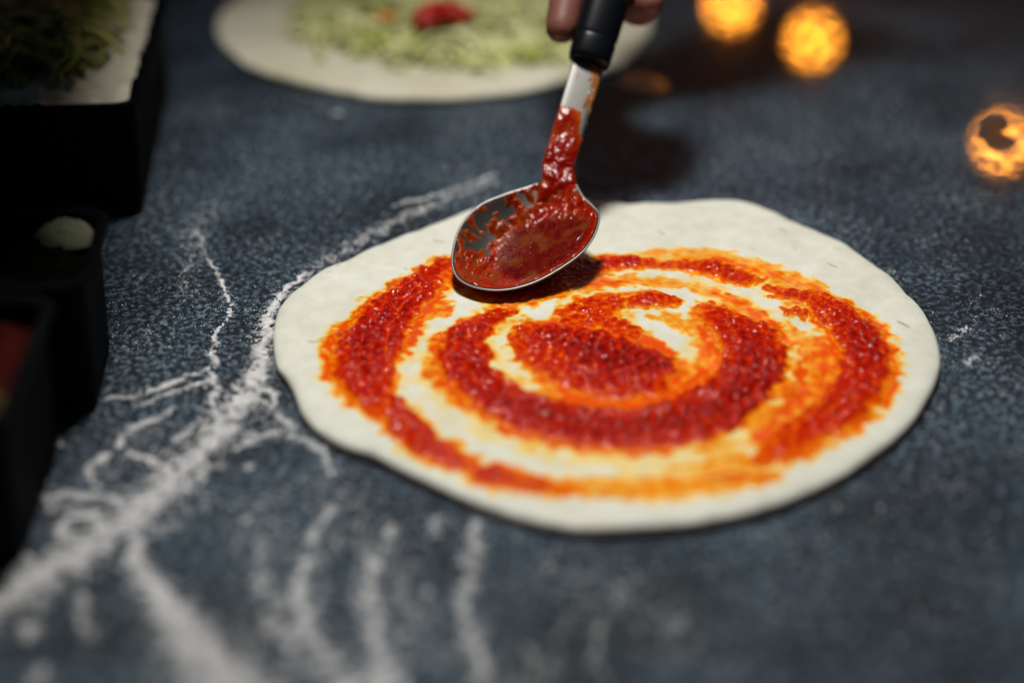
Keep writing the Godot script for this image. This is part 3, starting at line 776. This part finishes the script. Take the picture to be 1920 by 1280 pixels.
func make_far_pizza() -> void:
	var at := Vector3(-0.0955, 0.0, -0.4565)
	var root := thing("pizza", "second pizza base topped with shredded cabbage, out of focus behind the spoon", "pizza", at)
	var outline := []
	for k in 40:
		var th := TAU * k / 40.0
		outline.append(Vector2.from_angle(th) * (0.1475 + 0.004 * n_low.get_noise_2d(cos(th) * 0.12 + 1.0, sin(th) * 0.12)))
	var m := mat(lin(0.74, 0.70, 0.57), 0.65, 0.0, 0.4)
	var n := FastNoiseLite.new(); noise_set(n, 3, 0.012, 4)
	m.albedo_texture = noise_tex(n, 256, ramp([[0.0, Color(0.92, 0.9, 0.86)], [1.0, Color(1, 1, 1)]]))
	obj("dough", dough_mesh(closed_radius(outline, 200), 40, 0.3, Vector2(3, 3)), m, root)
	var c := Vector2(at.x + 0.012, at.z + 0.005)
	shreds("shredded_cabbage", "pale green shredded cabbage heaped on the second pizza base", "cabbage", 800, func(k: int) -> Array:
		var r := sqrt(rng.randf()); var th := rng.randf() * TAU
		var p := Vector2.from_angle(th) * r * Vector2(0.104, 0.094)
		p *= 1.0 + 0.25 * n_low.get_noise_2d(p.x * 2.0, p.y * 2.0)
		var y := 0.008 + rng.randf() * 0.015 * (1.0 - r * r)
		var bs := Basis.from_euler(Vector3(rng.randf_range(-0.25, 0.25), rng.randf() * TAU, rng.randf_range(-0.2, 0.2))).scaled_local(Vector3.ONE * rng.randf_range(0.8, 1.4))
		var g := -0.02 + 1.3 * n_low.get_noise_2d(p.x * 3.0 + 9.0, p.y * 3.0) + rng.randfn(0.0, 0.22) + 0.35 * smoothstep(0.6, 1.0, r)
		return [Transform3D(bs, Vector3(c.x + p.x, y, c.y + p.y)), green(g)])
	var sm := sauce_material()
	var red := func(nn: float, _r: float) -> Color: return Color(0.42 + 0.2 * nn, 0.022, 0.012)
	var t := lump([Vector2(0.024, 0), Vector2(0.015, 0.012), Vector2(0.003, 0.006), Vector2(-0.008, 0.020), Vector2(-0.017, 0.012), Vector2(-0.013, -0.006), Vector2(-0.002, -0.014), Vector2(0.014, -0.012)], 0.007, red, sm, "tomato_sauce", self, 5.0)
	t.position = Vector3(-0.0913, 0.0260, -0.4034)
	tag(t, "small red blob of tomato sauce on the shredded cabbage", "tomato sauce")
	var t2 := lump([Vector2(0.008, 0), Vector2(0.003, 0.005), Vector2(-0.006, 0.003), Vector2(-0.008, -0.002), Vector2(0.002, -0.005)], 0.003, func(nn: float, _r: float) -> Color: return Color(0.68 + 0.2 * nn, 0.30, 0.06), sm, "carrot_shreds", self, 8.0)
	t2.position = Vector3(-0.1248, 0.0240, -0.4030)
	tag(t2, "little orange patch of topping on the cabbage beside the red sauce blob", "topping")

func box_part(st: SurfaceTool, size: Vector3, at: Vector3, turn := Basis()) -> void:
	var bm := BoxMesh.new(); bm.size = size
	st.append_from(bm, 0, Transform3D(turn, at))

func make_pan(called: String, label: String, near_right: Vector3, far_right: Vector3, wide: float, steel: Material) -> Node3D:
	# an open steel prep pan: right wall from near_right to far_right (rim corners)
	var d := far_right - near_right
	var l := d.length()
	var h := near_right.y
	var root := thing(called, label, "prep pan", Vector3((near_right.x + far_right.x) * 0.5, 0, (near_right.z + far_right.z) * 0.5))
	root.rotation.y = atan2(-d.x, -d.z)
	# local: z towards the viewer, x to the right; right wall at x = 0
	var lathe := func(inset: float, y: float) -> Array:
		var pts := []
		var r := maxf(0.014 - inset, 0.004)
		for cnr in 4:
			var sx: float = [0, -1, -1, 0][cnr]; var sz: float = [1, 1, -1, -1][cnr]
			var cx := -inset - r if sx == 0 else -wide + inset + r
			var cz := sz * (l * 0.5 - inset - r)
			for k in 6:
				var a: float = [PI / 2, PI, PI * 1.5, 0.0][cnr] + (k / 5.0) * PI / 2 - PI / 2
				pts.append(Vector3(cx + cos(a) * r, y, cz + sin(a) * r))
		return pts
	var v := PackedVector3Array(); var idx := PackedInt32Array()
	var prof := [[0.012, 0.0005], [0.006, 0.004], [0.004, h - 0.003], [0.0, h - 0.0018], [-0.0006, h - 0.0006], [0.0002, h], [0.005, h - 0.0004], [0.0056, h - 0.003], [0.0075, 0.006], [0.012, 0.0025]]
	for q in prof: v.append_array(lathe.call(q[0], q[1]))
	for k in prof.size() - 1: strip_faces(idx, k * 24, (k + 1) * 24, 24, true, false)
	for e in [0, prof.size() - 1]:
		var cc := v.size(); v.append(Vector3(-wide * 0.5, prof[e][1], 0))
		for k in 24:
			if e == 0: idx.append_array([cc, e * 24 + (k + 1) % 24, e * 24 + k])
			else: idx.append_array([cc, e * 24 + k, e * 24 + (k + 1) % 24])
	obj("tray", mesh_of(v, idx), steel, root)
	return root

func pan_fill(called: String, label: String, category: String, pan: Node3D, wide: float, l: float, level: float, m: Material, col: Callable) -> MeshInstance3D:
	var v := PackedVector3Array(); var idx := PackedInt32Array(); var cl := PackedColorArray(); var uv := PackedVector2Array()
	var nx := 40; var nz := 40
	for j in nz:
		for i in nx:
			var x := -0.0085 - (wide - 0.017) * i / (nx - 1); var z := (l - 0.017) * (j / (nz - 1.0) - 0.5)
			var nn := n_mid.get_noise_2d(x * 0.6 + level * 90.0, z * 0.6)
			v.append(Vector3(x, level + 0.006 * nn + 0.004 * sin(PI * i / (nx - 1.0)), z))
			uv.append(Vector2(x, z) / 0.03); cl.append(col.call(x, z, nn))
	for j in nz - 1:
		for i in nx - 1:
			var k := j * nx + i
			idx.append_array([k, k + nx, k + 1, k + 1, k + nx, k + nx + 1])
	var o := obj(called, mesh_of(v, idx, uv, cl), m)
	o.transform = pan.transform
	tag(o, label, category)
	return o

func make_pans() -> void:
	var steel := mat(lin(0.003, 0.0035, 0.0045), 0.6, 0.0, 0.1)  # pans near black: the shade at the left is put into their colour
	var w := 0.17
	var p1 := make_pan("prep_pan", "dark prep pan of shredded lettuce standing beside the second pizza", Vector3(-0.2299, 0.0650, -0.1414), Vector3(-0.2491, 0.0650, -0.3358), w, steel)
	var l1: float = (Vector3(-0.2299, 0.0650, -0.1414) - Vector3(-0.2491, 0.0650, -0.3358)).length()
	var wet := mat(Color.WHITE, 0.7, 0.0, 0.2); wet.vertex_color_use_as_albedo = true
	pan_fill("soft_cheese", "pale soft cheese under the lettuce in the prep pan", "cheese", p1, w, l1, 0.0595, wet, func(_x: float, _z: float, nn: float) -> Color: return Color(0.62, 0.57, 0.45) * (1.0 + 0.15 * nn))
	var tr := p1.transform
	shreds("shredded_lettuce", "green shredded lettuce heaped in the dark prep pan", "lettuce", 480, func(k: int) -> Array:
		var x := rng.randf_range(-0.155, -0.034); var z := rng.randf_range(-l1 * 0.5 + 0.015, l1 * 0.5 - 0.045 + 0.2 * maxf(-x - 0.05, 0.0))
		var y := 0.066 + rng.randf() * 0.012
		var bs := Basis.from_euler(Vector3(rng.randf_range(-0.25, 0.25), rng.randf() * TAU, rng.randf_range(-0.2, 0.2))).scaled_local(Vector3.ONE * rng.randf_range(0.9, 1.5))
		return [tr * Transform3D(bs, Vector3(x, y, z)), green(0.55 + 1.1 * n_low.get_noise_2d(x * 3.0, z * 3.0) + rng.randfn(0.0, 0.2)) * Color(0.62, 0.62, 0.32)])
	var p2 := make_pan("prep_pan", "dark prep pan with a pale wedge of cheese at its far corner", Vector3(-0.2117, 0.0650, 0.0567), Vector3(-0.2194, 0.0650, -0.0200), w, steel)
	var l2: float = (Vector3(-0.2117, 0.0650, 0.0567) - Vector3(-0.2194, 0.0650, -0.0200)).length()
	var brown := mat(Color.WHITE, 0.8, 0.0, 0.15); brown.vertex_color_use_as_albedo = true
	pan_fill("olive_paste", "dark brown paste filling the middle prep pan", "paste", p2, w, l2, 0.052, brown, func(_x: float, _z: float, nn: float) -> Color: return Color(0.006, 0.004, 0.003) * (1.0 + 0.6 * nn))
	var ch := lump([Vector2(0.017, -0.002), Vector2(0.012, 0.016), Vector2(0.002, 0.02), Vector2(-0.012, 0.008), Vector2(-0.017, -0.006), Vector2(0.0, -0.013), Vector2(0.012, -0.012)], 0.013, func(nn: float, _r: float) -> Color: return Color(0.20, 0.20, 0.13) * (1.0 + 0.15 * nn), wet, "cheese_wedge", self, 2.0)  # cheese colour dimmed to carry the shade over the pans
	ch.position = Vector3(-0.2388, 0.0540, -0.0133); ch.scale = Vector3(0.95, 0.6, 0.7)
	tag(ch, "pale wedge of cheese lying on the dark brown paste", "cheese")
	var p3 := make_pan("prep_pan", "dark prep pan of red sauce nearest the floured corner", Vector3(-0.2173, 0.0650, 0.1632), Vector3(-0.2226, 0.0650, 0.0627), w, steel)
	var l3: float = (Vector3(-0.2173, 0.0650, 0.1632) - Vector3(-0.2226, 0.0650, 0.0627)).length()
	var redm := mat(Color.WHITE, 0.7, 0.0, 0.1); redm.vertex_color_use_as_albedo = true
	pan_fill("red_sauce", "dark red sauce filling the prep pan nearest the floured corner", "tomato sauce", p3, w, l3, 0.055, redm, func(_x: float, z: float, nn: float) -> Color:
		return Color(0.035, 0.006, 0.004).lerp(Color(0.07, 0.06, 0.02), smoothstep(0.008, 0.022, z + nn * 0.01)) * (1.0 + 0.5 * nn))  # red darkened too, with the shade over the pans in its colour

# ------------------------------------------------------------------ scene
func _ready() -> void:
	rng.seed = 11
	var cam := Camera3D.new(); cam.name = "camera"
	var at := CameraAttributesPhysical.new()
	at.frustum_focal_length = 60.0; at.frustum_focus_distance = 0.797
	at.frustum_near = 0.02; at.frustum_far = 40.0
	at.exposure_aperture = 2.0
	cam.attributes = at
	cam.fov = rad_to_deg(2.0 * atan(12.0 / 60.0)); cam.near = 0.02; cam.far = 40.0
	cam.position = Vector3(-0.0439, 0.3750, 0.6620)
	cam.rotation_degrees = Vector3(-29, 0, 0)
	add_child(cam)
	var env := Environment.new()
	env.background_mode = Environment.BG_COLOR
	env.background_color = lin(0.006, 0.013, 0.021)
	env.tonemap_mode = Environment.TONE_MAPPER_LINEAR
	env.tonemap_exposure = 1.0
	env.sdfgi_enabled = true; env.ssao_enabled = true; env.ssil_enabled = true
	var we := WorldEnvironment.new(); we.environment = env; we.name = "environment"; add_child(we)
	var key := SpotLight3D.new(); key.name = "overhead_lamp"
	key.light_color = Color(1.0, 0.995, 0.97); key.light_energy = 1.2; key.light_size = 0.08
	key.spot_angle = 30.5; key.spot_angle_attenuation = 1.0; key.shadow_enabled = true; key.spot_range = 6.0
	add_child(key)
	key.look_at_from_position(Vector3(-0.09, 1.08, -0.13), Vector3(-0.005, 0, -0.05), Vector3.FORWARD)
	var added_far_panel := AreaLight3D.new(); added_far_panel.name = "added_far_light"  # added unseen area light that gives the stone its sheen
	added_far_panel.light_color = Color(0.80, 0.86, 1.0); added_far_panel.light_energy = 0.06; added_far_panel.area_size = Vector2(0.8, 0.5); added_far_panel.shadow_enabled = true; added_far_panel.area_range = 8.0
	add_child(added_far_panel)
	added_far_panel.look_at_from_position(Vector3(0.20, 1.25, -2.7), Vector3(0.0, 0.0, 0.0), Vector3.UP)
	noise_set(n_low, 21, 14.0, 3); noise_set(n_mid, 22, 130.0, 3); noise_set(n_fine, 23, 520.0, 3); noise_set(n_warp, 25, 105.0, 2)
	n_cell.seed = 24; n_cell.noise_type = FastNoiseLite.TYPE_CELLULAR; n_cell.frequency = 180.0
	n_cell.cellular_return_type = FastNoiseLite.RETURN_DISTANCE
	# worktop
	var stone := mat(Color.WHITE, 1.0, 0.0, 0.36)
	var g1 := FastNoiseLite.new(); noise_set(g1, 31, 0.052, 5); g1.fractal_gain = 0.78
	stone.albedo_texture = noise_tex(g1, 1024, ramp([[0.0, lin(0.002, 0.004, 0.006)], [0.40, lin(0.006, 0.012, 0.018)], [0.49, lin(0.011, 0.026, 0.039)], [0.57, lin(0.048, 0.080, 0.108)], [0.68, lin(0.15, 0.195, 0.24)], [1.0, lin(0.42, 0.43, 0.46)]]))
	stone.roughness_texture = noise_tex(g1, 1024, ramp([[0.0, Color(0.55, 0.55, 0.55)], [1.0, Color(0.85, 0.85, 0.85)]])); stone.roughness_texture_channel = BaseMaterial3D.TEXTURE_CHANNEL_RED
	var g2 := FastNoiseLite.new(); noise_set(g2, 32, 0.016, 4)
	stone.detail_enabled = true; stone.detail_blend_mode = BaseMaterial3D.BLEND_MODE_MUL; stone.detail_uv_layer = BaseMaterial3D.DETAIL_UV_2
	stone.detail_albedo = noise_tex(g2, 512, ramp([[0.25, Color(0.58, 0.62, 0.65)], [0.5, Color(0.83, 0.85, 0.88)], [0.72, Color(1, 1, 1)]]))
	var g3 := FastNoiseLite.new(); noise_set(g3, 33, 0.022, 4)
	stone.clearcoat_enabled = true; stone.clearcoat = 0.9; stone.clearcoat_roughness = 0.035
	stone.clearcoat_texture = noise_tex(g3, 1024, ramp([[0.32, Color(0.25, 0.25, 0.25)], [0.5, Color(0.7, 0.7, 0.7)], [0.62, Color(1, 1, 1)]]))
	stone.heightmap_enabled = true; stone.heightmap_scale = 0.008; stone.heightmap_texture = noise_tex(g1, 1024)
	var st := SurfaceTool.new(); st.begin(Mesh.PRIMITIVE_TRIANGLES)
	var X0 := -0.75; var X1 := 0.85; var Z0 := -1.5; var Z1 := 0.6
	var quad := [Vector3(X0, 0, Z0), Vector3(X1, 0, Z0), Vector3(X1, 0, Z1), Vector3(X0, 0, Z1)]
	for k in [0, 1, 2, 0, 2, 3]:
		st.set_normal(Vector3.UP); st.set_uv(Vector2(quad[k].x, quad[k].z) / 0.25); st.set_uv2(Vector2(quad[k].x * 0.9 + quad[k].z * 0.3, quad[k].z * 0.9 - quad[k].x * 0.3) / 0.83); st.add_vertex(quad[k])
	var low := []
	for q in quad: low.append(q + Vector3(0, -0.03, 0))
	for k in 4:
		var k2 := (k + 1) % 4
		for q in [quad[k], low[k], low[k2], quad[k], low[k2], quad[k2]]:
			var nn: Vector3 = [Vector3(0, 0, -1), Vector3(1, 0, 0), Vector3(0, 0, 1), Vector3(-1, 0, 0)][k]
			st.set_normal(nn); st.set_uv(Vector2(q.x + q.y, q.z + q.y) / 0.25); st.set_uv2(Vector2(q.x, q.z)); st.add_vertex(q)
	for k in [0, 2, 1, 0, 3, 2]:
		st.set_normal(Vector3.DOWN); st.set_uv(Vector2(low[k].x, low[k].z)); st.set_uv2(Vector2.ZERO); st.add_vertex(low[k])
	var top := obj("worktop", st.commit(), stone)
	tag(top, "dark blue-grey stone worktop dusted with flour", "worktop", "", "structure")
	# added unseen sources: a pendant over the pizza and a far glowing panel
	var pendant := thing("added_pendant_lamp", "white pendant lamp added out of view over the saucing spot", "pendant lamp", Vector3(-0.09, 1.08, -0.13))
	var glow := mat(Color.BLACK, 0.5); glow.emission_enabled = true; glow.emission = Color(1.0, 0.97, 0.92); glow.emission_energy_multiplier = 2.0
	var ball := SphereMesh.new(); ball.radius = 0.108; ball.height = 0.216
	obj("bulb", ball, glow, pendant)
	var cone := PackedVector3Array(); var ci := PackedInt32Array()
	for q in [[0.190, 0.0], [0.155, 0.09], [0.075, 0.16], [0.02, 0.19], [0.018, 0.193], [0.073, 0.164], [0.158, 0.093], [0.193, 0.001]]:
		for k in 40: cone.append(Vector3(cos(TAU * k / 40) * q[0], q[1], sin(TAU * k / 40) * q[0]))
	for k in 7: strip_faces(ci, k * 40, (k + 1) * 40, 40, true, false)
	obj("lamp_shade", mesh_of(cone, ci), mat(lin(0.6, 0.6, 0.58), 0.6), pendant)
	var light_panel := thing("added_light_panel", "pale glowing panel added out of view behind the counter to light the stone", "added_light_panel", Vector3(0.20, 1.25, -2.74))
	var glow_sheet_m := mat(Color.BLACK, 0.3); glow_sheet_m.emission_enabled = true; glow_sheet_m.emission = Color(0.80, 0.86, 1.0); glow_sheet_m.emission_energy_multiplier = 0.05
	var glow_sheet_s := SurfaceTool.new(); glow_sheet_s.begin(Mesh.PRIMITIVE_TRIANGLES); box_part(glow_sheet_s, Vector3(0.8, 0.5, 0.01), Vector3.ZERO)
	obj("glow_sheet", glow_sheet_s.commit(), glow_sheet_m, light_panel)
	for q in [[Vector3(0.9, 0.05, 0.03), Vector3(0, 0.276, 0)], [Vector3(0.9, 0.05, 0.03), Vector3(0, -0.276, 0)], [Vector3(0.05, 0.5, 0.03), Vector3(0.426, 0, 0)], [Vector3(0.05, 0.5, 0.03), Vector3(-0.426, 0, 0)]]:
		var fr := SurfaceTool.new(); fr.begin(Mesh.PRIMITIVE_TRIANGLES); box_part(fr, q[0], q[1])
		obj("frame", fr.commit(), mat(lin(0.3, 0.3, 0.3), 0.6), light_panel)
	# added unseen board that keeps the lamp off the prep pans
	var shade_board := MeshInstance3D.new(); shade_board.name = "added_shade_board"
	var slab := SurfaceTool.new(); slab.begin(Mesh.PRIMITIVE_TRIANGLES)
	box_part(slab, Vector3(0.5, 0.018, 1.0), Vector3(-0.25, 0, -0.5)); box_part(slab, Vector3(0.012, 0.04, 1.0), Vector3(0.0062, -0.004, -0.5))
	shade_board.mesh = slab.commit(); shade_board.material_override = mat(lin(0.02, 0.02, 0.022), 0.5)
	add_child(shade_board); shade_board.position = Vector3(-0.186, 0.41, -0.01); shade_board.rotation_degrees.y = 7.0
	tag(shade_board, "dark board added out of view to shade the row of prep pans", "shade_board")
	# pizza
	sauce_field()
	rim_of_dough = closed_radius(pts2([-1499, 6, -1523, -191, -1521, -356, -1484, -533, -1423, -671, -1345, -797, -1249, -878, -1154, -1009, -1080, -1088, -926, -1219, -742, -1392, -592, -1497, -439, -1544, -214, -1585, -3, -1598, 177, -1551, 372, -1544, 600, -1585, 765, -1564, 869, -1497, 987, -1346, 1105, -1225, 1214, -1070, 1292, -914, 1367, -757, 1427, -544, 1468, -320, 1473, -116, 1450, 78, 1395, 264, 1302, 464, 1168, 684, 1013, 869, 835, 1041, 648, 1181, 451, 1281, 243, 1344, 40, 1378, -160, 1385, -299, 1358, -439, 1299, -582, 1210, -729, 1094, -859, 992, -994, 873, -1129, 794, -1224, 696, -1312, 550, -1364, 386, -1412, 264, -1467, 149]), 480)
	var pizza := thing("pizza", "round raw pizza base spread with a swirl of red tomato sauce", "pizza")
	obj("dough", dough_mesh(rim_of_dough, 110, 0.36), dough_material(0.36), pizza)
	obj("tomato_sauce", sauce_mesh(), sauce_material(), pizza)
	make_spoon()
	make_hand()
	make_far_pizza()
	make_pans()
	scatter_flour()
	# dark brown patch beside the second pizza
	var brown_patch := lump(pts2([-214, -47, -158, -163, -22, -182, 123, -86, 179, 47, 137, 158, 36, 195, -75, 140, -169, 47]), 0.0012, func(nn: float, _r: float) -> Color: return Color(0.020, 0.008, 0.005) * (1.0 + 0.6 * nn), mat(Color.WHITE, 0.3), "worktop_brown_patch", self, 4.0)
	(brown_patch.material_override as StandardMaterial3D).vertex_color_use_as_albedo = true
	brown_patch.position = Vector3(0.0360, 0.0000, -0.3474)
	tag(brown_patch, "dark brown patch on the worktop by the spoon handle", "brown patch")
	var reflection_gap := lump(pts2([6, -200, 81, -250, 96, -99, 37, 0, 31, 193, -60, 240, -77, 113, -56, -49]), 0.0002, func(_n: float, _r: float) -> Color: return Color(0.012, 0.018, 0.026), mat(Color.WHITE, 0.3, 0.0, 0.3), "added_reflection_gap", self, 4.0)  # dull patch added to cut a hole in the outer bulb reflection
	(reflection_gap.material_override as StandardMaterial3D).vertex_color_use_as_albedo = true
	reflection_gap.position = Vector3(0.2371, 0.0000, -0.2622)
	tag(reflection_gap, "dull stone-coloured patch added to open a gap in the outermost orange reflection", "smear")
	# warm hanging bulbs over the far end of the counter, seen as reflections in the stone
	var names := ["first", "second", "third"]
	var lit := mat(Color.BLACK, 0.5)
	lit.emission_enabled = true; lit.emission = Color(1.0, 0.60, 0.17); lit.emission_energy_multiplier = 75.0
	var brass := mat(lin(0.35, 0.25, 0.12), 0.35, 1.0)
	var where := [Vector3(0.5620, 1.0935, -3.9042), Vector3(0.7561, 1.1219, -3.6886), Vector3(1.1712, 1.2442, -3.2725)]
	for k in 3:
		var root := thing("hanging_bulb", ["warm glass bulb hanging over the far end of the counter, straight behind the pizza", "warm glass bulb hanging in the middle of the row over the far counter", "warm glass bulb hanging at the outer end of the row over the far counter"][k], "light bulb", where[k])
		root.set_meta("group", "bulbs hanging over the far counter")
		var s := SphereMesh.new(); s.radius = 0.035; s.height = 0.07
		obj("bulb", s, lit, root)
		var cy := CylinderMesh.new(); cy.top_radius = 0.012; cy.bottom_radius = 0.016; cy.height = 0.04
		obj("socket", cy, brass, root).position = Vector3(0, 0.052, 0)
		var wire := CylinderMesh.new(); wire.top_radius = 0.003; wire.bottom_radius = 0.003; wire.height = 0.8
		obj("cord", wire, mat(lin(0.02, 0.02, 0.02), 0.7), root).position = Vector3(0, 0.48, 0)
		var l := OmniLight3D.new(); l.name = "bulb_light"; l.light_color = Color(1.0, 0.55, 0.16); l.light_energy = 0.006; l.light_size = 0.033; l.shadow_enabled = true; l.omni_range = 8.0
		root.add_child(l)
